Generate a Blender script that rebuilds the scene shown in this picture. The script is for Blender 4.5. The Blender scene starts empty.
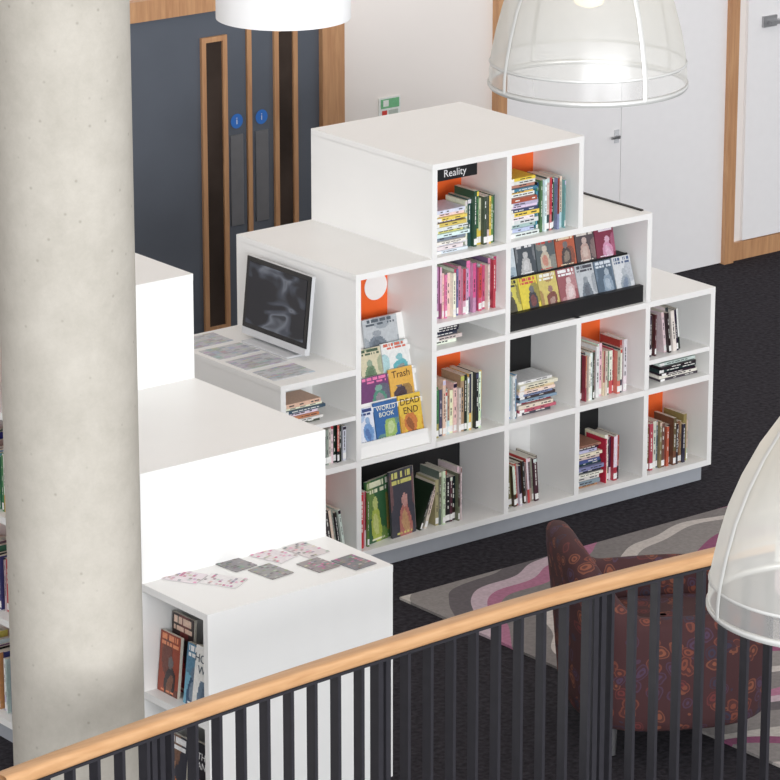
import bpy, math, random
from mathutils import Matrix, Vector
random.seed(11)
sc=bpy.context.scene
sc.view_settings.view_transform='Standard'
sc.view_settings.look='None'
P=0.4; H0=0.1; T=0.026; DD=0.826; CD=0.30
def ZL(k): return H0+k*P*1.002

# ------------------------------------------------------------------ materials
def srgb(c):
    return tuple((x/255/12.92 if x/255<=0.04045 else ((x/255+0.055)/1.055)**2.4) for x in c)+(1,)
def mat(name,col,rough=0.5,metal=0.0,noise=0.0,nscale=20,bump=0.0,spec=0.5,coat=0):
    m=bpy.data.materials.new(name);m.use_nodes=True;nt=m.node_tree;b=nt.nodes['Principled BSDF']
    b.inputs['Base Color'].default_value=srgb(col);b.inputs['Roughness'].default_value=rough
    b.inputs['Metallic'].default_value=metal;b.inputs['Specular IOR Level'].default_value=spec
    b.inputs['Coat Weight'].default_value=coat
    if noise or bump:
        tc=nt.nodes.new('ShaderNodeTexCoord');n=nt.nodes.new('ShaderNodeTexNoise');n.inputs['Scale'].default_value=nscale;n.inputs['Detail'].default_value=6
        nt.links.new(tc.outputs['Object'],n.inputs['Vector'])
        if noise:
            r=nt.nodes.new('ShaderNodeValToRGB');c=srgb(col)
            r.color_ramp.elements[0].position=.3;r.color_ramp.elements[1].position=.7
            r.color_ramp.elements[0].color=tuple(x*(1-noise) for x in c[:3])+(1,);r.color_ramp.elements[1].color=tuple(min(1,x*(1+noise)) for x in c[:3])+(1,)
            nt.links.new(n.outputs['Fac'],r.inputs['Fac']);nt.links.new(r.outputs['Color'],b.inputs['Base Color'])
        if bump:
            bp=nt.nodes.new('ShaderNodeBump');bp.inputs['Strength'].default_value=bump;bp.inputs['Distance'].default_value=.01
            nt.links.new(n.outputs['Fac'],bp.inputs['Height']);nt.links.new(bp.outputs['Normal'],b.inputs['Normal'])
    return m
WHITE=mat('white_laminate',(240,240,238),.35,noise=.012,nscale=3)
PLINTH=mat('plinth_grey',(165,169,176),.5,noise=.03)
ORANGE=mat('orange_panel',(240,104,40),.5,noise=.03)
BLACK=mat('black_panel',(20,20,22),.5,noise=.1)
WALL=mat('wall_paint',(240,234,229),.8,noise=.012,nscale=1.5)
DOORG=mat('door_charcoal',(88,94,104),.45,noise=.05,nscale=4)
DOORW=mat('door_white',(240,239,240),.4,noise=.01)
METAL=mat('brushed_metal',(176,176,178),.3,metal=.9,noise=.05)
LMETAL=mat('lamp_trim',(190,190,187),.35,metal=.4,noise=.03)
SILVER=mat('silver_plastic',(205,207,210),.35,noise=.02)
DARKM=mat('railing_paint',(48,47,52),.4,noise=.08,nscale=30)
GLASSD=mat('dark_glazing',(70,60,54),.1,noise=.35,nscale=3)
BLUE=mat('blue_sign',(50,115,200),.4,noise=.02)
PLASTIC=mat('black_plastic',(22,22,24),.25,noise=.05)
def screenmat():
    m=bpy.data.materials.new('screen_painted_reflections');m.use_nodes=True;nt=m.node_tree;b=nt.nodes['Principled BSDF']
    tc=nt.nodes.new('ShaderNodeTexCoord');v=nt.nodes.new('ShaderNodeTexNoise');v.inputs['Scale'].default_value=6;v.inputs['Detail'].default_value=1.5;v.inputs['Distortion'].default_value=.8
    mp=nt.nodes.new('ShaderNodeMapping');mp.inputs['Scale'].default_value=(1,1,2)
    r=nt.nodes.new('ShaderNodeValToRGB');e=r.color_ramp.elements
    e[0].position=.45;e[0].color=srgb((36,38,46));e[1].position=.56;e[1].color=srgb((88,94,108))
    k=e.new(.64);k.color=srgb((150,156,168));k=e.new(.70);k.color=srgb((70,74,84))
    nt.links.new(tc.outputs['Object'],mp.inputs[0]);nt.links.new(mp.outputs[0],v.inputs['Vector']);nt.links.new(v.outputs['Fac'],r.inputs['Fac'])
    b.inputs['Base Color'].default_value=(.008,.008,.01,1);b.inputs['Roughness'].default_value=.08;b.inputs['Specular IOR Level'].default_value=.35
    nt.links.new(r.outputs['Color'],b.inputs['Emission Color']);b.inputs['Emission Strength'].default_value=.4  # dim emissive blotches painted in as room reflections on the glass
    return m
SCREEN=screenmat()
def attrmat(name,rough):
    m=bpy.data.materials.new(name);m.use_nodes=True;nt=m.node_tree;b=nt.nodes['Principled BSDF']
    a=nt.nodes.new('ShaderNodeVertexColor');a.layer_name='Col'
    tc=nt.nodes.new('ShaderNodeTexCoord');n=nt.nodes.new('ShaderNodeTexNoise');n.inputs['Scale'].default_value=90
    mr=nt.nodes.new('ShaderNodeMapRange');mr.inputs['To Min'].default_value=.8;mr.inputs['To Max'].default_value=1.15
    mx=nt.nodes.new('ShaderNodeMix');mx.data_type='RGBA';mx.blend_type='MULTIPLY';mx.inputs[0].default_value=1
    nt.links.new(tc.outputs['Object'],n.inputs['Vector']);nt.links.new(n.outputs['Fac'],mr.inputs['Value'])
    nt.links.new(a.outputs['Color'],mx.inputs[6]);nt.links.new(mr.outputs['Result'],mx.inputs[7])
    nt.links.new(mx.outputs[2],b.inputs['Base Color']);b.inputs['Roughness'].default_value=rough
    return m
PRINT=attrmat('printed_covers',.35)
def oakmat(name,c1,c2,axis=(1,14,14)):
    m=bpy.data.materials.new(name);m.use_nodes=True;nt=m.node_tree;b=nt.nodes['Principled BSDF']
    tc=nt.nodes.new('ShaderNodeTexCoord');mp=nt.nodes.new('ShaderNodeMapping');mp.inputs['Scale'].default_value=axis
    n=nt.nodes.new('ShaderNodeTexNoise');n.inputs['Scale'].default_value=4;n.inputs['Detail'].default_value=8;n.inputs['Distortion'].default_value=.6
    r=nt.nodes.new('ShaderNodeValToRGB');r.color_ramp.elements[0].position=.3;r.color_ramp.elements[1].position=.7
    r.color_ramp.elements[0].color=srgb(c1);r.color_ramp.elements[1].color=srgb(c2)
    nt.links.new(tc.outputs['Object'],mp.inputs[0]);nt.links.new(mp.outputs[0],n.inputs['Vector']);nt.links.new(n.outputs['Fac'],r.inputs['Fac'])
    nt.links.new(r.outputs['Color'],b.inputs['Base Color']);b.inputs['Roughness'].default_value=.4
    return m
OAKV=oakmat('oak_vertical',(178,130,92),(202,156,114),(14,14,1))
OAKH=oakmat('oak_handrail',(192,146,102),(210,166,122),(1,14,14))
def concrete():
    m=bpy.data.materials.new('concrete');m.use_nodes=True;nt=m.node_tree;b=nt.nodes['Principled BSDF']
    tc=nt.nodes.new('ShaderNodeTexCoord')
    n=nt.nodes.new('ShaderNodeTexNoise');n.inputs['Scale'].default_value=4;n.inputs['Detail'].default_value=14;n.inputs['Roughness'].default_value=.78
    r=nt.nodes.new('ShaderNodeValToRGB');e=r.color_ramp.elements
    e[0].position=.25;e[0].color=srgb((166,161,150));e[1].position=.75;e[1].color=srgb((196,191,181))
    v=nt.nodes.new('ShaderNodeTexVoronoi');v.inputs['Scale'].default_value=18
    r2=nt.nodes.new('ShaderNodeValToRGB');r2.color_ramp.elements[0].position=.04;r2.color_ramp.elements[0].color=(.6,.58,.55,1);r2.color_ramp.elements[1].position=.12;r2.color_ramp.elements[1].color=(1,1,1,1)
    mx=nt.nodes.new('ShaderNodeMix');mx.data_type='RGBA';mx.blend_type='MULTIPLY';mx.inputs[0].default_value=.6
    nt.links.new(tc.outputs['Object'],n.inputs['Vector']);nt.links.new(tc.outputs['Object'],v.inputs['Vector'])
    nt.links.new(n.outputs['Fac'],r.inputs['Fac']);nt.links.new(v.outputs['Distance'],r2.inputs['Fac'])
    nt.links.new(r.outputs['Color'],mx.inputs[6]);nt.links.new(r2.outputs['Color'],mx.inputs[7]);nt.links.new(mx.outputs[2],b.inputs['Base Color'])
    bp=nt.nodes.new('ShaderNodeBump');bp.inputs['Strength'].default_value=.12;nt.links.new(n.outputs['Fac'],bp.inputs['Height']);nt.links.new(bp.outputs['Normal'],b.inputs['Normal'])
    b.inputs['Roughness'].default_value=.75
    return m
CONC=concrete()
CARPET=mat('charcoal_carpet',(50,48,53),.95,noise=.45,nscale=45,bump=.6,spec=.1)
def rugmat():
    m=bpy.data.materials.new('swirl_rug');m.use_nodes=True;nt=m.node_tree;b=nt.nodes['Principled BSDF']
    tc=nt.nodes.new('ShaderNodeTexCoord');n=nt.nodes.new('ShaderNodeTexNoise');n.inputs['Scale'].default_value=1.5;n.inputs['Detail'].default_value=1
    mx=nt.nodes.new('ShaderNodeMix');mx.data_type='RGBA';mx.inputs[0].default_value=.35
    mp=nt.nodes.new('ShaderNodeMapping');mp.inputs['Location'].default_value=(-.85,.85,-.2);mp.inputs['Scale'].default_value=(.62,1.25,.1)
    ln=nt.nodes.new('ShaderNodeVectorMath');ln.operation='LENGTH'
    ml=nt.nodes.new('ShaderNodeMath');ml.operation='MULTIPLY';ml.inputs[1].default_value=1.7
    fr=nt.nodes.new('ShaderNodeMath');fr.operation='FRACT'
    r=nt.nodes.new('ShaderNodeValToRGB');cr=r.color_ramp;cr.interpolation='CONSTANT'
    G=(146,141,139)
    st=[(0,G),(.18,(204,197,192)),(.27,(132,127,126)),(.43,(178,118,146)),(.50,(200,180,190)),(.57,(104,98,102)),(.66,G),(.80,(202,197,190)),(.86,(146,82,116)),(.93,G)]
    cr.elements[0].color=srgb(st[0][1]);cr.elements[1].position=st[1][0];cr.elements[1].color=srgb(st[1][1])
    for p_,c in st[2:]:
        e=cr.elements.new(p_);e.color=srgb(c)
    n3=nt.nodes.new('ShaderNodeTexNoise');n3.inputs['Scale'].default_value=60;n3.inputs['Detail'].default_value=4
    mr=nt.nodes.new('ShaderNodeMapRange');mr.inputs['To Min'].default_value=.65;mr.inputs['To Max'].default_value=1.2
    m2=nt.nodes.new('ShaderNodeMix');m2.data_type='RGBA';m2.blend_type='MULTIPLY';m2.inputs[0].default_value=1
    nt.links.new(tc.outputs['Object'],n3.inputs['Vector']);nt.links.new(n3.outputs['Fac'],mr.inputs['Value'])
    nt.links.new(tc.outputs['Object'],n.inputs['Vector']);nt.links.new(tc.outputs['Object'],mx.inputs[6]);nt.links.new(n.outputs['Color'],mx.inputs[7])
    nt.links.new(mx.outputs[2],mp.inputs[0]);nt.links.new(mp.outputs[0],ln.inputs[0]);nt.links.new(ln.outputs['Value'],ml.inputs[0]);nt.links.new(ml.outputs[0],fr.inputs[0]);nt.links.new(fr.outputs[0],r.inputs['Fac'])
    nt.links.new(r.outputs['Color'],m2.inputs[6]);nt.links.new(mr.outputs['Result'],m2.inputs[7]);nt.links.new(m2.outputs[2],b.inputs['Base Color']);b.inputs['Roughness'].default_value=.95
    return m
RUG=rugmat()
def fabric():
    m=bpy.data.materials.new('patterned_fabric');m.use_nodes=True;nt=m.node_tree;b=nt.nodes['Principled BSDF']
    tc=nt.nodes.new('ShaderNodeTexCoord');nz=nt.nodes.new('ShaderNodeTexNoise');nz.inputs['Scale'].default_value=9
    mm=nt.nodes.new('ShaderNodeMix');mm.data_type='RGBA';mm.inputs[0].default_value=.07
    v=nt.nodes.new('ShaderNodeTexVoronoi');v.inputs['Scale'].default_value=19;v.inputs['Randomness'].default_value=.9
    r=nt.nodes.new('ShaderNodeValToRGB');cr=r.color_ramp;cr.interpolation='CONSTANT'
    cr.elements[0].position=0;cr.elements[0].color=(.25,.25,.25,1);cr.elements[1].position=.14;cr.elements[1].color=(1,1,1,1)
    for p_,g in ((.28,.15),(.40,.75),(.48,0)):
        e=cr.elements.new(p_);e.color=(g,g,g,1)
    r3=nt.nodes.new('ShaderNodeValToRGB');c3=r3.color_ramp;c3.interpolation='CONSTANT'
    c3.elements[0].color=srgb((124,68,54));c3.elements[1].position=.3;c3.elements[1].color=srgb((78,58,80))
    for p_,c in [(.5,(134,80,60)),(.7,(58,52,70)),(.85,(108,52,52))]:
        e=c3.elements.new(p_);e.color=srgb(c)
    sp=nt.nodes.new('ShaderNodeSeparateColor')
    mx=nt.nodes.new('ShaderNodeMix');mx.data_type='RGBA';mx.inputs[6].default_value=srgb((70,40,42))
    nt.links.new(tc.outputs['Object'],nz.inputs['Vector']);nt.links.new(tc.outputs['Object'],mm.inputs[6]);nt.links.new(nz.outputs['Color'],mm.inputs[7])
    nt.links.new(mm.outputs[2],v.inputs['Vector']);nt.links.new(v.outputs['Distance'],r.inputs['Fac']);nt.links.new(v.outputs['Color'],sp.inputs[0])
    nt.links.new(sp.outputs[0],r3.inputs['Fac']);nt.links.new(r.outputs['Color'],mx.inputs[0]);nt.links.new(r3.outputs['Color'],mx.inputs[7])
    nt.links.new(mx.outputs[2],b.inputs['Base Color']);b.inputs['Roughness'].default_value=.85
    return m
FABRIC=fabric()

# ------------------------------------------------------------------ mesh builder
class MB:
    def __init__(s,M=None): s.v=[];s.f=[];s.c=[];s.m=[];s.mats=[];s.M=M or Matrix.Identity(4);s.smooth=[]
    def mi(s,m):
        if m not in s.mats:s.mats.append(m)
        return s.mats.index(m)
    def face(s,pts,m,col=(255,255,255),sm=False):
        n=len(s.v);s.v+= [tuple(s.M@Vector(p)) for p in pts];s.f.append(tuple(range(n,n+len(pts))));s.c.append(col);s.m.append(s.mi(m));s.smooth.append(sm)
    def box(s,a,b,m,col=(255,255,255),cols=None,L=None):
        (x0,y0,z0),(x1,y1,z1)=a,b
        q=[(x0,y0,z0),(x1,y0,z0),(x1,y1,z0),(x0,y1,z0),(x0,y0,z1),(x1,y0,z1),(x1,y1,z1),(x0,y1,z1)]
        if L: q=[tuple(L@Vector(p)) for p in q]
        F={'front':(0,1,5,4),'right':(1,2,6,5),'back':(2,3,7,6),'left':(3,0,4,7),'top':(4,5,6,7),'bottom':(3,2,1,0)}
        n=len(s.v);s.v+=[tuple(s.M@Vector(p)) for p in q]
        for k,f in F.items():
            s.f.append(tuple(n+i for i in f));s.c.append((cols or {}).get(k,col));s.m.append(s.mi(m));s.smooth.append(False)
    def grid(s,rings,m,close_u=True,close_v=False,sm=True):
        n=len(s.v);k=len(rings[0])
        for r in rings: s.v+=[tuple(s.M@Vector(p)) for p in r]
        R=len(rings)
        for i in range(R if close_v else R-1):
            for j in range(k if close_u else k-1):
                a=n+i*k+j;b=n+i*k+(j+1)%k;c=n+((i+1)%R)*k+(j+1)%k;d=n+((i+1)%R)*k+j
                s.f.append((a,b,c,d));s.c.append((255,255,255));s.m.append(s.mi(m));s.smooth.append(sm)
    def lathe(s,prof,m,c=(0,0),seg=48):
        s.grid([[(c[0]+r*math.cos(2*math.pi*j/seg),c[1]+r*math.sin(2*math.pi*j/seg),z) for j in range(seg)] for r,z in prof],m)
    def cyl(s,c,r,z0,z1,m,seg=16,r2=None):
        r2=r if r2 is None else r2
        s.lathe([(1e-4,z0),(r,z0),(r2,z1),(1e-4,z1)],m,c,seg)
        for i in range(seg*3): s.smooth[-1-i]=False
    def text(s,txt,size,L,m,col):
        cu=bpy.data.curves.new('t','FONT');cu.body=txt;cu.size=size;cu.align_x='CENTER';cu.align_y='CENTER';cu.resolution_u=3
        o=bpy.data.objects.new('t',cu);sc.collection.objects.link(o);bpy.context.view_layer.update()
        me=o.to_mesh()
        for p_ in me.polygons: s.face([tuple(L@me.vertices[i].co) for i in p_.vertices],m,col)
        o.to_mesh_clear();bpy.data.objects.remove(o);bpy.data.curves.remove(cu)
    def obj(s,name,parent=None,bevel=0,subsurf=0):
        me=bpy.data.meshes.new(name);me.from_pydata(s.v,[],s.f)
        for m in s.mats: me.materials.append(m)
        me.polygons.foreach_set('material_index',s.m);me.polygons.foreach_set('use_smooth',s.smooth)
        ca=me.color_attributes.new('Col','FLOAT_COLOR','CORNER')
        for p_,c in zip(me.polygons,s.c):
            k=srgb(c)
            for li in p_.loop_indices: ca.data[li].color=k
        me.update()
        o=bpy.data.objects.new(name,me);sc.collection.objects.link(o)
        if parent:o.parent=parent
        if bevel:
            b=o.modifiers.new('bevel','BEVEL');b.width=bevel;b.segments=2;b.limit_method='ANGLE'
        if subsurf:
            b=o.modifiers.new('sub','SUBSURF');b.levels=subsurf;b.render_levels=subsurf
        return o
def empty(name):
    e=bpy.data.objects.new(name,None);sc.collection.objects.link(e);return e

# ------------------------------------------------------------------ room
b=MB();b.box((-11,-15,-.1),(10,2.67,0),CARPET);b.obj('floor')
b=MB();b.box((-11,2.67,-.1),(10,2.85,6.6),WALL);b.obj('wall_back')
b=MB();b.box((-11,-11,6.5),(10,2.67,6.6),WALL);b.obj('ceiling')
YW=2.67
e=empty('door_1'); o=-.03
b=MB();b.box((.32,YW-.03,.005),(1.368,YW-.001,1.827),DOORG);b.box((1.40,YW-.03,.005),(1.81,YW-.001,1.827),DOORG);b.obj('leaves',e)
b=MB()
b.box((.23,YW-.06,1.827),(1.945,YW-.001,1.925),OAKV);b.box((1.81,YW-.06,0),(1.945,YW-.001,1.827),OAKV);b.box((.23,YW-.06,0),(.32,YW-.001,1.827),OAKV)
b.box((1.372,YW-.04,.01),(1.397,YW-.001,1.82),OAKV)
for x0,x1 in ((1.10,1.25),(1.53,1.67)):
    w=.026
    b.box((x0,YW-.045,.24),(x0+w,YW-.03,1.70),OAKV);b.box((x1-w,YW-.045,.24),(x1,YW-.03,1.70),OAKV)
    b.box((x0+w,YW-.045,1.70-w),(x1-w,YW-.03,1.70),OAKV);b.box((x0+w,YW-.045,.24),(x1-w,YW-.03,.24+w),OAKV)
b.obj('oak_frame',e)
b=MB()
for x0,x1 in ((1.126,1.224),(1.556,1.644)): b.box((x0,YW-.034,.266),(x1,YW-.0305,1.674),GLASSD)
b.obj('vision_glass',e)
b=MB()
for x0 in (1.27,1.42): b.box((x0,YW-.036,.75),(x0+.075,YW-.0305,1.20),METAL)
for cx in (1.309,1.457):
    ring=[(cx+.036*math.cos(t*math.pi/12),YW-.034,1.267+.036*math.sin(t*math.pi/12)) for t in range(24)]
    b.face(ring,BLUE); b.text('i',.05,Matrix.Translation((cx,YW-.0345,1.267))@Matrix.Rotation(math.pi/2,4,'X'),PRINT,(240,240,240))
b.obj('push_plates_and_signs',e)
e=empty('door_2')
b=MB();b.box((3.00,YW-.02,.005),(3.80,YW-.001,1.9),DOORW);b.box((3.804,YW-.02,.005),(4.545,YW-.001,1.9),DOORW);b.obj('leaves',e)
b=MB();b.box((2.935,YW-.05,0),(2.995,YW-.001,1.96),OAKV);b.box((4.545,YW-.05,0),(4.61,YW-.001,1.96),OAKV);b.box((2.995,YW-.05,1.9),(4.545,YW-.001,1.96),OAKV);b.obj('oak_frame',e)
b=MB();b.box((3.755,YW-.026,.79),(3.785,YW-.0205,.86),SILVER);b.box((3.763,YW-.045,.815),(3.778,YW-.026,.83),METAL);b.box((3.72,YW-.045,.817),(3.763,YW-.037,.828),METAL);b.obj('handle',e)
e=empty('door_3')
b=MB();b.box((4.70,YW-.02,.105),(5.7,YW-.001,1.9),DOORW);b.obj('leaf',e)
b=MB();b.box((4.80,YW-.035,1.27),(4.90,YW-.0205,1.33),METAL);b.box((4.83,YW-.06,1.285),(4.95,YW-.035,1.305),METAL);b.obj('handle',e)
b=MB();b.box((4.615,YW-.024,0),(8,YW-.001,.10),OAKV);b.obj('baseboard_back')
b=MB();b.box((2.20,YW-.008,1.13),(2.335,YW-.001,1.245),PRINT,(236,240,236))
b.face([(2.21,YW-.0085,1.19),(2.327,YW-.0085,1.19),(2.327,YW-.0085,1.238),(2.21,YW-.0085,1.238)],PRINT,(120,190,140))
b.face([(2.225,YW-.009,1.20),(2.26,YW-.009,1.20),(2.26,YW-.009,1.232),(2.225,YW-.009,1.232)],PRINT,(235,240,235))
b.face([(2.218,YW-.0085,1.14),(2.25,YW-.0085,1.14),(2.25,YW-.0085,1.18),(2.218,YW-.0085,1.18)],PRINT,(215,70,60))
b.face([(2.26,YW-.0085,1.14),(2.32,YW-.0085,1.14),(2.32,YW-.0085,1.18),(2.26,YW-.0085,1.18)],PRINT,(190,200,190))
b.obj('wall_notice_sign')
b=MB();b.box((-.05,-2.75,.001),(2.6,-.335,.012),RUG);b.obj('patterned_rug')

# ------------------------------------------------------------------ books
PAGES=(226,220,206)
MIX=[(238,238,232),(205,70,60),(50,66,120),(236,200,90),(34,34,38),(70,130,90),(210,210,214),(214,126,70),(112,70,108),(96,156,190),(200,190,170),(140,44,50),(245,245,240)]
DARK=[(32,32,36),(50,52,66),(76,42,46),(226,222,212),(26,26,26),(120,110,100),(60,78,72),(160,150,140)]
PINK=[(216,84,130),(226,130,168),(196,60,92),(238,196,210),(246,240,244),(196,70,76),(140,70,116),(232,228,232),(120,120,150),(210,160,190)]
PALE=[(240,240,236),(210,220,230),(225,210,180),(190,200,210),(130,152,176),(235,232,205),(78,86,104),(190,130,106),(236,238,240)]
GREEN=[(156,182,86),(214,210,90),(84,126,84),(230,230,220),(56,84,70),(240,208,80),(200,206,190)]
REDS=[(186,66,70),(214,110,104),(240,236,230),(150,50,60),(232,206,196),(70,70,80),(226,226,222),(176,170,166)]
def jit(c,k=16):
    g=sum(c)/3
    return tuple(max(8,min(250,int(v*.9+g*.1+random.randint(-k,k)))) for v in c)
def ct(c): 
    return (236,236,230) if sum(c)<380 else (54,54,62)
def upright(b,x0,x1,z,pal,h=(.17,.21),y=.05,d=.13,lean=0,th=(.007,.021)):
    x=x0;hb=random.uniform(*h)
    while x<x1-.006:
        w=min(random.uniform(*th),x1-x)
        if random.random()<.4: hb=random.uniform(*h)
        hh=max(h[0],min(h[1],hb+random.uniform(-.008,.008)));c=jit(random.choice(pal));yy=y+random.uniform(-.014,.014)
        L=Matrix.Translation((x,yy,z+.0004))@Matrix.Rotation(lean,4,'Y') if lean else Matrix.Translation((x,yy,z+.0004))
        b.box((0,0,0),(w-.0008,d,hh),PRINT,c,{'top':PAGES,'back':PAGES},L)
        def q(za,zb,cc,e=.12,o=.0008):
            b.face([tuple(L@Vector(p)) for p in ((w*e,-o,za),(w*(1-e)-.0008,-o,za),(w*(1-e)-.0008,-o,zb),(w*e,-o,zb))],PRINT,cc)
        if random.random()<.3: q(hh*.3,hh,jit(random.choice(pal)),0,.0004)
        if random.random()<.7: q(.008,.034,(240,240,238),.02)
        zz=hh*.3;tc_=ct(c)
        while zz<hh*.86:
            l=random.uniform(.006,.022)
            if random.random()<.7: q(zz,min(zz+l,hh*.9),tc_,.36)
            zz+=l+.004
        if random.random()<.3: q(hh*.9,hh*.98,jit(random.choice(pal)),0)
        x+=w
def stack(b,x0,w,z,n,pal,y=.05,d=.14,th=(.010,.020)):
    z+=.0004
    for i in range(n):
        t=random.uniform(*th);c=jit(random.choice(pal));dx=random.uniform(0,.012);ww=w-random.uniform(0,.025);yy=y+random.uniform(-.01,.012)
        b.box((x0+dx,yy,z),(x0+dx+ww,yy+d,z+t-.0008),PRINT,c,{'right':PAGES,'back':PAGES})
        xx=x0+dx+ww*.22
        while xx<x0+dx+ww*.85:
            l=random.uniform(.01,.03)
            if random.random()<.7: b.face([(xx,yy-.0008,z+t*.35),(xx+l,yy-.0008,z+t*.35),(xx+l,yy-.0008,z+t*.62),(xx,yy-.0008,z+t*.62)],PRINT,ct(c))
            xx+=l+.005
        if random.random()<.7: b.face([(x0+dx+.004,yy-.0009,z),(x0+dx+.03,yy-.0009,z),(x0+dx+.03,yy-.0009,z+t-.0015),(x0+dx+.004,yy-.0009,z+t-.0015)],PRINT,(244,244,242))
        z+=t
    return z
def cover(b,x,y,z,w,h,lean,base,pic,title,txt=None,th=.012,yaw=0,g=24,ts=.035):
    L=Matrix.Translation((x,y,z))@Matrix.Rotation(yaw,4,'Z')@Matrix.Rotation(-lean,4,'X')
    b.box((0,0,0),(w,th,h),PRINT,base,{'top':PAGES,'right':PAGES},L)
    rx=random.uniform(.35,.65);rz=random.uniform(.3,.45);ph=random.uniform(0,6)
    nx=g;nz=int(g*1.4);alt=tuple(int(.55*k+.45*t_) for k,t_ in zip(base,pic))
    words=[random.random()<.78 for _ in range(200)]
    for i in range(nx):
        for j in range(nz):
            u=(i+.5)/nx;v=(j+.5)/nz;c=None
            if math.sin(5*u+ph)*math.cos(4*v+ph*1.7)>.35: c=alt
            # figure: head and shoulders silhouette with wavy outline
            head=((u-rx)/.13)**2+((v-rz-.20)/.10)**2
            body=((u-rx)/.27)**2+((v-rz+.16)/.30)**2+.25*math.sin(11*u+ph)*math.cos(9*v)
            if body<1: c=pic
            if body<.3: c=tuple(int(.6*k+.4*t_) for k,t_ in zip(pic,title))
            if head<1: c=tuple(int(.7*k+.3*225) for k in pic)
            if (.80<v<.86 or .89<v<.96) and .08<u<.92 and not txt and words[i+(40 if v>.88 else 0)]: c=title
            if .03<v<.07 and .15<u<.85 and words[80+i]: c=title
            if txt and v>.5: c=None
            if c:
                k_=random.randint(-7,7);c=tuple(max(0,min(255,q+k_)) for q in c)
                b.face([tuple(L@Vector(p)) for p in ((i/nx*w,-.0006,j/nz*h),((i+1)/nx*w,-.0006,j/nz*h),((i+1)/nx*w,-.0006,(j+1)/nz*h),(i/nx*w,-.0006,(j+1)/nz*h))],PRINT,c)
    if txt:
        ls=txt.split('|')
        for k,l in enumerate(ls):
            b.text(l,ts,L@Matrix.Translation((w/2,-.0016,h*.82-k*ts*.95))@Matrix.Rotation(math.pi/2,4,'X'),PRINT,title)

# ------------------------------------------------------------------ display bookcase (large)
hs=[2,3,4,4,3,2]
XC=[(-1+i)*P for i in range(7)]
case=empty('stepped_bookcase')
b=MB()
skipV={(2,0),(4,2)}
for i in range(7):
    hl=hs[i-1] if i>0 else 0; hr=hs[i] if i<6 else 0
    n=max(hl,hr);x=XC[i]
    xa,xb=(x-T/2,x+T/2)
    if i==0: xa,xb=x,x+T
    if i==6: xa,xb=x-T,x
    for k in range(n):
        if (i,k) in skipV: continue
        b.box((xa,0,ZL(k)-.001),(xb,DD,ZL(k+1)-T+.001 if k==n-1 else ZL(k+1)),WHITE)
i=0
while i<6:
    j=i
    while j+1<6 and hs[j+1]==hs[i]: j+=1
    xa=XC[i]-(T/2 if i>0 and hs[i-1]<hs[i] else 0);xb=XC[j+1]+(T/2 if j<5 and hs[j+1]<hs[i] else 0)
    if i>0 and hs[i-1]>hs[i]: xa=XC[i]+T/2-.001
    if j<5 and hs[j+1]>hs[i]: xb=XC[j+1]-T/2+.001
    b.box((xa,-.0005,ZL(hs[i])-T),(xb,DD,ZL(hs[i])),WHITE)
    i=j+1
for i in range(6):
    for k in range(1,hs[i]):
        if (i,k)==(1,2): continue
        xa,xb=XC[i]+T/2-.001,XC[i+1]-T/2+.001
        if (i,k)==(1,1) or (i,k)==(3,2) or (i,k)==(3,3): xb=XC[i+1]+T/2+.001
        b.box((xa,.0005,ZL(k)-T),(xb,CD+.01,ZL(k)),WHITE)
b.box((XC[0],-.0005,H0-T),(XC[6],DD,H0),WHITE)
def shelf(i,z): b.box((XC[i]+T/2,.004,z-.02),(XC[i+1]-T/2,CD,z),WHITE)
Z_0m=ZL(1)+.20; shelf(0,Z_0m)
Z_2m=ZL(2)+.115; shelf(2,Z_2m)
Z_5m=ZL(1)+.13; shelf(5,Z_5m)
for i in range(6): b.box((XC[i]+T/2,DD-.015,H0),(XC[i+1]-T/2,DD-.002,ZL(hs[i])-T),WHITE)
b.obj('carcass',case)
b=MB();b.box((XC[0]+.03,.03,0),(XC[6]-.03,DD-.03,H0-T),PLINTH);b.obj('plinth',case)
b=MB()
def back(i,k,m,y=CD,n=1,w=1): b.box((XC[i]+T/2,y,ZL(k)),(XC[i+w]-T/2,y+.012,ZL(k+n)-T),m)
for i,k,m,n,w in [(0,0,ORANGE,1,1),(0,1,WHITE,1,1),(1,0,BLACK,1,2),(1,1,ORANGE,2,1),(2,1,ORANGE,1,1),(2,2,BLACK,1,1),(2,3,ORANGE,1,1),(3,0,WHITE,1,1),(3,1,BLACK,1,1),(3,2,BLACK,1,2),(3,3,ORANGE,1,1),(4,0,BLACK,1,1),(4,1,ORANGE,1,1),(5,0,ORANGE,1,1),(5,1,WHITE,1,1)]:
    back(i,k,m,CD,n,w)
b.obj('back_panels',case)
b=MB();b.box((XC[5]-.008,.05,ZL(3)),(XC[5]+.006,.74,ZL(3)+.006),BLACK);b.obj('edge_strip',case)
b=MB();b.box((XC[2]+T/2,.03,ZL(4)-T-.06),(XC[3]-.15,.036,ZL(4)-T),PRINT,(30,30,32))
b.text('Reality',.045,Matrix.Translation((XC[2]+.13,.0285,ZL(4)-T-.032))@Matrix.Rotation(math.pi/2,4,'X'),PRINT,(236,236,236));b.obj('category_sign',case)
b=MB()
xa,xb=XC[1]+T/2,XC[2]-T/2;z1=ZL(1)
b.face([(xa,.012,z1+.001),(xb,.012,z1+.001),(xb,.03,z1+.05),(xa,.03,z1+.05)],WHITE)
tiers=[(.04,z1+.05,.16),(.08,z1+.18,.135),(.12,z1+.295,.12),(.16,z1+.39,.14)]
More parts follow.
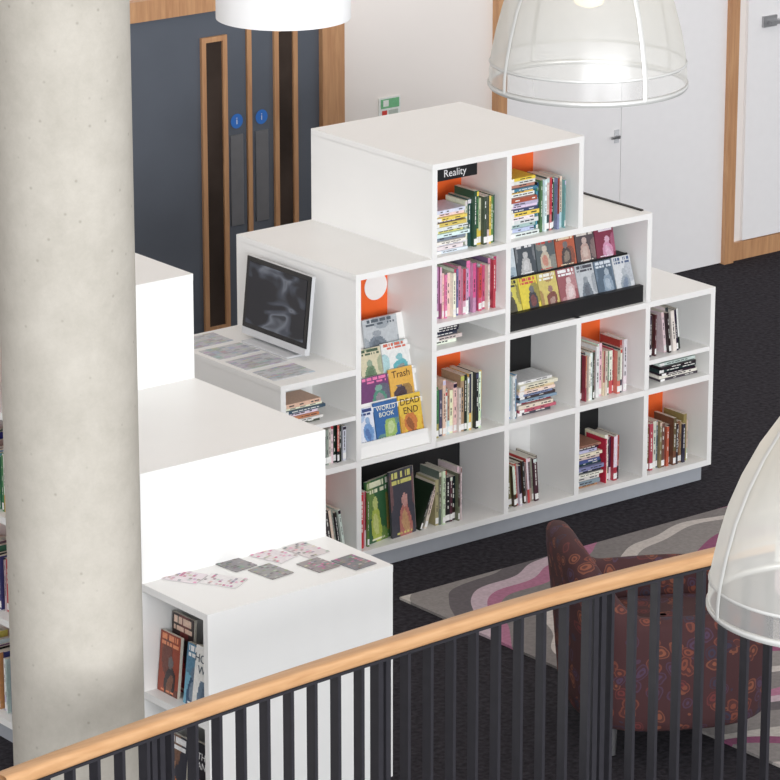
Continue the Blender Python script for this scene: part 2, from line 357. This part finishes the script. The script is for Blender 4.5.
for y,z,hh in tiers:
    b.box((xa,y-.012,z-.01),(xb,y-.007,z+.012),WHITE); b.box((xa,y-.007,z-.01),(xb,y+.06,z),WHITE)
    b.face([(xa,y+.012,z),(xb,y+.012,z),(xb,y+.045,z+hh),(xa,y+.045,z+hh)],WHITE)
ring=[(xa+.31+.06*math.cos(t*math.pi/16),CD-.003,ZL(3)-.17+.06*math.sin(t*math.pi/16)) for t in range(32)];b.face(ring,WHITE)
b.obj('magazine_tiers',case)
b=MB();xa,xb=XC[3]+T/2,XC[5]-T/2;z=ZL(2)
b.box((xa,.02,z),(xb,.045,z+.075),BLACK);b.box((xa,.045,z),(xb,.20,z+.055),BLACK)
b.face([(xa,.075,z+.055),(xb,.075,z+.055),(xb,.13,z+.2),(xa,.13,z+.2)],BLACK)
b.box((xa,.13,z+.17),(xb,.20,z+.195),BLACK)
b.obj('black_display_rack',case)

def add(b,name='shelf_books'): b.obj(name)
b=MB();stack(b,XC[0]+.03,.22,Z_0m,7,PALE+REDS);upright(b,XC[0]+.18,XC[1]-.03,ZL(1),DARK+REDS,h=(.14,.165));add(b)
b=MB();upright(b,XC[0]+.25,XC[1]-.04,ZL(0),DARK,lean=-.15);upright(b,XC[0]+.06,XC[0]+.22,ZL(0),MIX);add(b)
b=MB();a=.2;X1=XC[1]
def tc(t,x0,x1,h,*c,txt=None,ts=.035):
    y,z,_=tiers[t];cover(b,X1+x0,y,z+.001,x1-x0,h,a,*c,txt=txt,ts=ts,th=.008)
tc(0,.035,.125,.15,(222,226,236),(110,150,200),(40,60,120))
tc(0,.130,.255,.16,(48,100,160),(150,180,100),(240,240,220),txt='WORLD|BOOK',ts=.028)
tc(0,.262,.380,.165,(226,190,70),(200,120,60),(60,34,24),txt='DEAD|END',ts=.04)
tc(1,.085,.235,.135,(110,60,110),(80,140,120),(230,120,170))
tc(1,.240,.365,.145,(226,176,80),(70,56,66),(60,30,30),txt='Trash',ts=.042)
tc(2,.115,.225,.13,(214,206,176),(110,136,106),(70,92,70))
tc(2,.230,.370,.135,(232,234,232),(100,176,186),(210,110,90))
tc(3,.165,.345,.145,(190,196,200),(120,130,140),(80,90,100))
b.obj('face_out_paperbacks')
b=MB();z=ZL(0)
upright(b,XC[1]+.03,XC[1]+.085,z,[(190,40,60),(240,240,240),(90,120,60)],h=(.23,.25),y=.04)
for q,(bc,pc,tcx) in enumerate([((50,96,60),(170,184,80),(230,230,200)),((70,120,70),(200,120,60),(240,240,230))]):
    cover(b,XC[1]+.095+q*.03,.05+q*.01,z,.12,.27,.08,bc,pc,tcx,yaw=.2)
cover(b,XC[1]+.215,.045,z,.14,.29,.08,(66,66,76),(176,110,100),(210,206,120),yaw=.12)
cover(b,XC[1]+.245,.07,z,.13,.28,.08,(200,190,180),(100,60,70),(240,240,240),yaw=.12)
upright(b,XC[1]+.37,XC[1]+.385,z,DARK[:2],h=(.2,.21),y=.07,lean=.38)
upright(b,XC[1]+.40,XC[1]+.42,z,[(226,216,196)],h=(.2,.21),y=.07,lean=.3)
upright(b,XC[2]+.06,XC[2]+.20,z,DARK+REDS[:1],h=(.19,.24),y=.06);add(b)
b=MB();upright(b,XC[2]+.02,XC[3]-.09,ZL(1),PALE+GREEN+DARK[:2]+REDS[:2],h=(.19,.25));add(b)
b=MB();upright(b,XC[2]+.02,XC[3]-.015,Z_2m,PINK,h=(.19,.225));add(b)
b=MB();stack(b,XC[2]+.025,.16,ZL(2),5,PALE[:4]+DARK[:2],th=(.014,.02));add(b)
b=MB();stack(b,XC[2]+.03,.18,ZL(3),13,PALE+[(240,240,238)]*3+[(240,206,110),(90,160,190)]);upright(b,XC[2]+.215,XC[3]-.035,ZL(3),GREEN,h=(.2,.24));add(b)
b=MB();stack(b,XC[3]+.03,.17,ZL(3),16,PALE+[(240,240,238)]*3+[(80,150,180),(240,206,80),(196,80,80)],th=(.012,.02));upright(b,XC[3]+.2,XC[4]-.05,ZL(3),MIX+PALE,h=(.2,.24));add(b)
b=MB();upright(b,XC[3]+.02,XC[3]+.085,ZL(1),[(130,180,100),(90,156,190),(236,236,232)],h=(.18,.2));stack(b,XC[3]+.10,.215,ZL(1),11,PALE+REDS+[(80,136,116)],th=(.012,.018));add(b)
b=MB();upright(b,XC[3]+.03,XC[4]-.16,ZL(0),DARK+[(190,190,80),(190,70,66)],h=(.18,.21),lean=-.08);add(b)
b=MB();upright(b,XC[4]+.03,XC[5]-.07,ZL(1),REDS+[(235,235,232)]*2+[(50,50,60),(90,90,100),(120,140,110)],h=(.19,.24));add(b)
b=MB();stack(b,XC[4]+.02,.17,ZL(0),13,PALE+[(70,96,140),(226,176,186)]+DARK[:2],th=(.010,.018));upright(b,XC[4]+.20,XC[4]+.29,ZL(0),[(190,56,70),(76,36,50),(220,130,124),(236,230,226)],h=(.19,.23));add(b)
b=MB();upright(b,XC[5]+.04,XC[5]+.10,Z_5m,DARK,h=(.17,.19));upright(b,XC[5]+.15,XC[5]+.25,Z_5m,DARK[:2]+[(225,225,225)],h=(.17,.21),lean=-.12);add(b)
b=MB();stack(b,XC[5]+.12,.23,ZL(1),6,DARK+PALE[:3],th=(.010,.016));add(b)
b=MB();upright(b,XC[5]+.03,XC[6]-.09,ZL(0),[(80,106,124),(226,222,214),(176,80,76),(120,80,66),(50,50,58),(200,190,170),(150,120,90)],h=(.18,.22));add(b)
b=MB();z=ZL(2)
cols=[((210,220,226),(110,140,160),(70,90,120)),((70,78,86),(186,186,186),(236,236,236)),((90,100,104),(200,190,170),(200,70,60)),((190,96,66),(76,66,66),(236,220,190)),((84,74,78),(190,160,150),(226,220,210)),((130,44,70),(210,150,180),(236,226,236))]
for i,c in enumerate(cols): cover(b,XC[3]+.055+i*.113,.135,z+.197,.108,.145,.22,*c,th=.008)
cols=[((206,196,90),(80,76,60),(50,50,46)),((222,204,70),(60,60,66),(200,80,70)),((206,190,110),(120,70,60),(236,236,226)),((150,86,92),(210,180,180),(236,236,236)),((190,195,200),(110,120,130),(70,70,80)),((80,98,116),(136,154,172),(210,218,226)),((210,214,218),(150,160,170),(70,90,126))]
for i,c in enumerate(cols): cover(b,XC[3]+.022+i*.107,.048,z+.062,.103,.148,.32,*c,th=.008)
b.obj('face_out_books')

# ------------------------------------------------------------------ second unit
X2=-1.351;Y2=-1.933;W2=.80
h2=[2,3,3,4,4,3,2]
u2=empty('stepped_display_unit')
LM=Matrix(((0,1,0,X2-W2),(-1,0,0,Y2),(0,0,1,0),(0,0,0,1)))
b=MB()
n2=len(h2)
for i in range(n2+1):
    hl=h2[i-1] if i>0 else 0;hr=h2[i] if i<n2 else 0;n=max(hl,hr);y=Y2+i*P
    ya,yb=y-T/2,y+T/2
    if i==0: ya,yb=y,y+T
    b.box((X2-W2,ya,H0-.001),(X2,yb,ZL(n)-T+.001),WHITE)
i=0
while i<n2:
    j=i
    while j+1<n2 and h2[j+1]==h2[i]: j+=1
    ya=Y2+i*P-(T/2 if i>0 and h2[i-1]<h2[i] else 0);yb=Y2+(j+1)*P+(T/2 if j<n2-1 and h2[j+1]<h2[i] else 0)
    if i>0 and h2[i-1]>h2[i]: ya=Y2+i*P+T/2-.001
    if j<n2-1 and h2[j+1]>h2[i]: yb=Y2+(j+1)*P-T/2+.001
    b.box((X2-W2-.0005,ya-.0005,ZL(h2[i])-T),(X2+.0005,yb,ZL(h2[i])),WHITE)
    i=j+1
for i in range(n2):
    ya,yb=Y2+i*P+T/2-.001,Y2+(i+1)*P-T/2+.001
    for k in range(h2[i]):
        b.box((X2-W2+.0005,ya,ZL(k)-T),(X2-.002,yb,ZL(k)),WHITE)
    b.box((X2-W2+CD,ya,H0),(X2-W2+CD+.012,yb,ZL(h2[i])-T),BLACK if i%2==0 else ORANGE)
    b.box((X2-.014,ya,H0),(X2-.002,yb,ZL(h2[i])-T),WHITE)
b.obj('carcass',u2)
b=MB();b.box((X2-W2+.03,Y2+.03,0),(X2-.03,Y2+n2*P-.03,H0-T),PLINTH);b.obj('plinth',u2)
b=MB(LM)
z=ZL(1)
cover(b,-P+.02,.05,z,.12,.22,.1,(150,70,50),(60,50,50),(220,140,100));cover(b,-P+.03,.10,z,.13,.28,.05,(60,50,50),(180,70,70),(230,200,180))
cover(b,-.225,.05,z,.12,.22,.12,(120,176,200),(60,90,120),(240,240,240));cover(b,-.125,.012,z,.105,.25,.12,(236,236,232),(110,130,150),(60,80,100),'HOW|WE',ts=.042)
z=ZL(0)
cover(b,-P+.02,.05,z,.15,.25,.1,(50,50,60),(190,120,70),(230,230,230));cover(b,-.20,.04,z,.15,.27,.1,(34,34,40),(170,80,96),(240,240,240),'THE|LAND',ts=.035)
b.obj('face_out_novels')
for i in range(1,6):
    b=MB(LM)
    for k in range(3):
        if k<h2[i]: upright(b,-(i+1)*P+.03,-i*P-.1,ZL(k),MIX,h=(.18,.24))
    b.obj('shelf_books')

def leaflet(b,cx,cy,z,w,h,ang,base,acc,dens=.45):
    L=Matrix.Translation((cx,cy,z+.0015))@Matrix.Rotation(ang,4,'Z')
    b.box((-w/2,-h/2,0),(w/2,h/2,.002),PRINT,base,None,L)
    n=7;m=10
    for i in range(n):
        for j in range(m):
            if random.random()<dens:
                x=-w/2+i*w/n;y=-h/2+j*h/m
                b.face([tuple(L@Vector(p)) for p in ((x+.001,y+.002,.0026),(x+w/n,y+.002,.0026),(x+w/n,y+h/m-.002,.0026),(x+.001,y+h/m-.002,.0026))],PRINT,jit(random.choice(acc)))
b=MB();zt=ZL(2)
PK=[(206,110,150),(226,170,190),(160,150,156),(206,196,190)];GY=[(110,106,110),(150,146,146),(186,180,176),(136,150,130)]
leaflet(b,-2.00,-1.575,zt,.10,.15,.5,(232,222,226),PK)
leaflet(b,-1.915,-1.70,zt,.10,.14,.5,(232,228,228),PK)
leaflet(b,-1.785,-1.585,zt,.10,.13,.1,(140,136,138),GY)
leaflet(b,-1.73,-1.725,zt,.10,.13,.1,(150,146,146),GY)
leaflet(b,-1.625,-1.60,zt,.10,.14,.3,(226,218,220),PK)
leaflet(b,-1.50,-1.625,zt,.10,.14,.1,(216,206,206),PK+GY)
leaflet(b,-1.56,-1.775,zt,.10,.12,.1,(140,130,130),GY+PK[:1])
leaflet(b,-1.445,-1.83,zt,.10,.13,.1,(120,120,126),GY+PK[:1])
b.obj('brochures')
b=MB();zt=ZL(2)
for k,(cx,cy) in enumerate([(-.27,.72),(-.27,.53),(-.27,.34),(-.27,.15)]):
    leaflet(b,cx,cy,zt-.001,.21,.15,0,(206,208,212),[(188,190,196),(196,198,203),(180,184,190)],.6)
b.obj('printed_sheets')

# ------------------------------------------------------------------ monitor (all in one), faces -x
e=empty('desktop_monitor')
MM=Matrix.Translation((-.105,.445,ZL(2)+.0005))@Matrix.Rotation(-math.pi/2,4,'Z')
tl=Matrix.Rotation(math.radians(-6),4,'X')
b=MB(MM);L=Matrix.Translation((0,0,.02))@tl
b.box((-.222,.004,.0),(.222,.022,.335),SILVER,L=L)
b.box((-.222,-.002,.03),(.222,.004,.335),PLASTIC,L=L)
b.box((-.222,-.003,.0),(.222,.004,.03),SILVER,L=L)
b.obj('casing',e,bevel=.002)
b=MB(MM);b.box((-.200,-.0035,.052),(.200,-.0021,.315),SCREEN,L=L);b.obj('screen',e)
b=MB(MM);b.box((-.16,-.05,.0),(.16,.05,.010),SILVER);b.box((-.03,.026,.010),(.03,.05,.16),PLASTIC);b.obj('stand',e,bevel=.003)

# ------------------------------------------------------------------ column
b=MB();cx,cy=-2.917,-2.292
b.lathe([(.211,0),(.211,1.5),(.211,3),(.211,6.5)],CONC,(cx,cy),96);b.obj('concrete_column')

# ------------------------------------------------------------------ railing
pts=[(-4.2,-3.12),(-3.69,-3.05),(-3.31,-3.0),(-2.91,-2.955),(-2.49,-2.92),(-2.13,-2.90),(-1.65,-2.88),(-1.22,-2.885),(-.73,-2.92),(-.40,-2.965),(0.1,-3.06),(.6,-3.18)]
def cr(p0,p1,p2,p3,t):
    return tuple(.5*((2*b_)+(-a_+c_)*t+(2*a_-5*b_+4*c_-d_)*t*t+(-a_+3*b_-3*c_+d_)*t**3) for a_,b_,c_,d_ in zip(p0,p1,p2,p3))
path=[]
for i in range(1,len(pts)-2):
    for k in range(12): path.append(cr(pts[i-1],pts[i],pts[i+1],pts[i+2],k/12))
e=empty('balustrade_railing')
b=MB();rings=[]
prof=[]
for sx,sz,a0 in ((1,1,0),(-1,1,90),(-1,-1,180),(1,-1,270)):
    for k in range(4):
        a_=math.radians(a0+k*30);prof.append((sx*.018+.013*math.cos(a_),sz*.010+.013*math.sin(a_)))
def frame(i):
    a_=Vector(path[max(0,i-1)]);c_=Vector(path[min(len(path)-1,i+1)]);t=(c_-a_).normalized();return t,Vector((-t.y,t.x))
for i,pt in enumerate(path):
    t,n=frame(i)
    rings.append([(pt[0]+n.x*u,pt[1]+n.y*u,1.077+w) for u,w in prof])
b.grid(rings,OAKH);b.obj('handrail',e)
s=[0]
for i in range(1,len(path)): s.append(s[-1]+math.dist(path[i-1],path[i]))
def at(d):
    for i in range(1,len(path)):
        if s[i]>=d:
            f=(d-s[i-1])/(s[i]-s[i-1]);p_=(path[i-1][0]+f*(path[i][0]-path[i-1][0]),path[i-1][1]+f*(path[i][1]-path[i-1][1]));t,n=frame(i);return p_,math.atan2(t.y,t.x)
    return path[-1],0
def d_at_x(x):
    for i in range(1,len(path)):
        if path[i][0]>=x: return s[i-1]+(x-path[i-1][0])/(path[i][0]-path[i-1][0])*(s[i]-s[i-1])
b=MB();d0=d_at_x(-2.16);posts=[d0+k*.93 for k in (-1,0,1,2)]
k=-15
while d0+k*.0978<s[-1]:
    d=d0+k*.0978;k+=1
    if d<0: continue
    if min(abs(d-q) for q in posts)<.045: continue
    p_,an=at(d);L=Matrix.Translation((p_[0],p_[1],0))@Matrix.Rotation(an,4,'Z')
    b.box((-.006,-.02,.06),(.006,.02,1.046),DARKM,L=L)
for q in posts:
    if 0<q<s[-1]:
        p_,an=at(q);L=Matrix.Translation((p_[0],p_[1],0))@Matrix.Rotation(an,4,'Z')
        b.box((-.026,-.012,0),(-.006,.03,1.046),DARKM,L=L);b.box((.006,-.012,0),(.026,.03,1.046),DARKM,L=L)
        b.box((-.06,-.05,0),(.06,.05,.01),DARKM,L=L)
b.obj('balusters',e)
b=MB()
for zz in (1.046,.055):
    rr=[]
    for i,pt in enumerate(path):
        t,n=frame(i);rr.append([(pt[0]+n.x*u,pt[1]+n.y*u,zz+w) for u,w in ((-.02,-.005),(.02,-.005),(.02,.005),(-.02,.005))])
    b.grid(rr,DARKM,sm=False)
b.obj('rails',e)

# ------------------------------------------------------------------ armchair
e=empty('tub_armchair')
CM=Matrix.Translation((-.13,-2.01,.0125))@Matrix.Rotation(math.atan2(-.46,.89)+math.pi,4,'Z')@Matrix.Diagonal((1.04,1.04,1,1))
b=MB(CM);rings=[]
N=48;A=math.radians(140)
def sq(th,r,n=3.0):
    c_,s_=math.cos(th),math.sin(th);k=(abs(c_)**n+abs(s_)**n)**(-1/n);return r*k*c_,r*k*s_
for i in range(N+1):
    th=-A+2*A*i/N
    ri,ro=.265,.365
    x0,y0=sq(th,ro)
    q=max(0,min(1,(x0-.12)/.24));tt=q*q*(3-2*q)
    tz=tt**2.2*max(0,math.cos(th))**.8
    top=.56+.245*tz
    z0=.11
    pr=[]
    fl=.045*tt
    for u,w in [(ro-.03,z0),(ro-.005,z0+.03),(ro+.01,(z0+top)/2),(ro+fl,top-.06),(ro-.008+fl,top-.018),((ri+ro)/2+fl,top),(ri+.015+fl,top-.018),(ri+fl,top-.06),(ri,(z0+top)/2),(ri,z0)]:
        x,y=sq(th,u);pr.append((x,y,w))
    rings.append(pr)
b.grid(rings,FABRIC)
b.face(rings[0][::-1],FABRIC);b.face(rings[-1],FABRIC)
b.obj('shell',e,subsurf=1)
b=MB(CM)
def D(r,z):
    return [ (sq(2*math.pi*k/40,r,4)[0]*(1.25 if math.cos(2*math.pi*k/40)<0 else 1),sq(2*math.pi*k/40,r,4)[1],z) for k in range(40)]
b.grid([D(.01,.13),D(.255,.13),D(.262,.2),D(.262,.36),D(.25,.41),D(.21,.435),D(.01,.44)],FABRIC);b.obj('seat_cushion',e)
b=MB(CM)
for x,y in ((.24,.24),(.24,-.24),(-.24,.24),(-.24,-.24)): b.cyl((x,y),.012,0,.125,METAL,16,.018)
b.obj('legs',e)

# ------------------------------------------------------------------ pendants
def frosted(name,lo,hi,tint):
    m=bpy.data.materials.new(name);m.use_nodes=True;nt=m.node_tree;nt.nodes.remove(nt.nodes['Principled BSDF']);out=nt.nodes['Material Output']
    d=nt.nodes.new('ShaderNodeBsdfDiffuse');d.inputs[0].default_value=tint+(1,)
    t=nt.nodes.new('ShaderNodeBsdfTranslucent');t.inputs[0].default_value=(.86,.84,.79,1)
    g=nt.nodes.new('ShaderNodeBsdfGlossy');g.inputs['Roughness'].default_value=.25
    tr=nt.nodes.new('ShaderNodeBsdfTransparent');tr.inputs[0].default_value=(.93,.93,.92,1)
    m1=nt.nodes.new('ShaderNodeMixShader');m1.inputs[0].default_value=.45;m2=nt.nodes.new('ShaderNodeMixShader');m2.inputs[0].default_value=.1;m3=nt.nodes.new('ShaderNodeMixShader')
    lw=nt.nodes.new('ShaderNodeLayerWeight');lw.inputs[0].default_value=.4
    mr=nt.nodes.new('ShaderNodeMapRange');mr.inputs['To Min'].default_value=lo;mr.inputs['To Max'].default_value=hi
    nt.links.new(lw.outputs['Facing'],mr.inputs['Value']);nt.links.new(mr.outputs['Result'],m3.inputs[0])
    nt.links.new(d.outputs[0],m1.inputs[1]);nt.links.new(t.outputs[0],m1.inputs[2]);nt.links.new(m1.outputs[0],m2.inputs[1]);nt.links.new(g.outputs[0],m2.inputs[2])
    nt.links.new(tr.outputs[0],m3.inputs[1]);nt.links.new(m2.outputs[0],m3.inputs[2]);nt.links.new(m3.outputs[0],out.inputs[0])
    return m
DOME=frosted('translucent_dome',.5,.9,(.66,.66,.63))
BAND=frosted('clear_dome_band',.25,.75,(.7,.7,.69))
def emis(name,c,s_):
    m=bpy.data.materials.new(name);m.use_nodes=True;b_=m.node_tree.nodes['Principled BSDF'];b_.inputs['Base Color'].default_value=srgb(c);b_.inputs['Emission Color'].default_value=srgb(c);b_.inputs['Emission Strength'].default_value=s_;return m
BULB=emis('lamp_bulb',(255,232,190),1.3)
SHADE=mat('white_drum_shade',(240,240,240),.6,noise=.01)
def dome(x,y,z,rot=.3):
    e=empty('dome_pendant_lamp')
    pr=[(.224,0),(.2235,.03),(.2215,.05),(.219,.07),(.209,.12),(.193,.18),(.170,.24),(.140,.30),(.104,.355),(.06,.40)]
    b=MB(Matrix.Translation((x,y,z)));b.lathe(pr[2:],DOME,seg=64);b.lathe(pr[:3],BAND,seg=64);b.obj('shade',e)
    b=MB(Matrix.Translation((x,y,z)))
    b.lathe([(.224,-.008),(.2275,-.003),(.2275,.003),(.224,.006),(.220,.003),(.220,-.003),(.224,-.008)],LMETAL,seg=64)
    b.lathe([(.2215,.046),(.2245,.049),(.222,.053)],LMETAL,seg=64)
    b.lathe([(.0635,.39),(.066,.41),(.05,.45),(.04,.50),(.015,.52),(.004,.525)],METAL,seg=32)
    b.cyl((0,0),.004,.52,6.5-z,METAL,8)
    for a_ in (rot,rot+math.pi/2,rot+math.pi,rot+3*math.pi/2):
        pr2=[]
        for r,zz in pr: 
            r+=.002;c_,s2=math.cos(a_),math.sin(a_);w=.006
            pr2.append([(r*c_-w*s2,r*s2+w*c_,zz),((r+.004)*c_,(r+.004)*s2,zz),(r*c_+w*s2,r*s2-w*c_,zz)])
        b.grid(pr2,LMETAL,close_u=False)
    b.obj('fittings',e)
    b=MB(Matrix.Translation((x,y,z)));b.lathe([(.001,.17),(.03,.18),(.05,.22),(.045,.27),(.028,.32),(.02,.39),(.001,.39)],BULB,seg=24);b.obj('bulb',e)
dome(-3.55,-5.42,3.552,-1.69)
dome(-4.41,-7.09,2.985,-1.9)
e=empty('drum_pendant_lamp')
b=MB(Matrix.Translation((-1.71,-1.80,2.88)));b.lathe([(.225,0),(.225,.28),(.222,.28),(.222,.003),(.225,0)],SHADE,seg=64);b.obj('shade',e)
b=MB(Matrix.Translation((-1.71,-1.80,2.88)));b.lathe([(.001,.012),(.221,.012)],BULB,seg=48);b.cyl((0,0),.004,.2,6.5-2.88,METAL,8);b.cyl((0,0),.05,.02,.2,METAL,24)
for a_ in (0,math.pi/2): b.box((-.222,-.003,.25),(.222,.003,.256),METAL,L=Matrix.Rotation(a_,4,'Z'))
b.obj('diffuser_and_cord',e)

# ------------------------------------------------------------------ light
w=bpy.data.worlds.new('daylight');sc.world=w;w.use_nodes=True;bg=w.node_tree.nodes['Background'];bg.inputs[0].default_value=(.97,.98,1,1);bg.inputs[1].default_value=1.05
def area(name,loc,tgt,sx,sy,power,col):
    l=bpy.data.lights.new(name,'AREA');l.shape='RECTANGLE';l.size=sx;l.size_y=sy;l.energy=power;l.color=col
    o=bpy.data.objects.new(name,l);sc.collection.objects.link(o);o.location=loc;o.rotation_euler=(Vector(tgt)-Vector(loc)).to_track_quat('-Z','Y').to_euler();return o
area('window_daylight',(-7,-15,3.2),(0,0,1),10,4.5,1950,(.96,.975,1))
area('added_overhead_fill',(2,-.5,6.3),(2,.5,0),6,4,60,(1,.93,.84))  # fill light added overhead to wash the back wall, no fitting modelled

# ------------------------------------------------------------------ camera
a,Pt=.6689,.3024
R=Vector((math.cos(a),-math.sin(a),0));fh=Vector((math.sin(a),math.cos(a),0));Z=Vector((0,0,1))
F=fh*math.cos(Pt)-Z*math.sin(Pt);U=fh*math.sin(Pt)+Z*math.cos(Pt)
cam=bpy.data.cameras.new('camera');co=bpy.data.objects.new('camera',cam);sc.collection.objects.link(co)
M=Matrix.Identity(4)
for i,vv in enumerate((R,U,-F)):
    for j in range(3): M[j][i]=vv[j]
for j,t in enumerate((-9.0593,-11.6687,5.4188)): M[j][3]=t
co.matrix_world=M;cam.sensor_width=36;cam.lens=3760/780*36;cam.clip_end=100
sc.camera=co
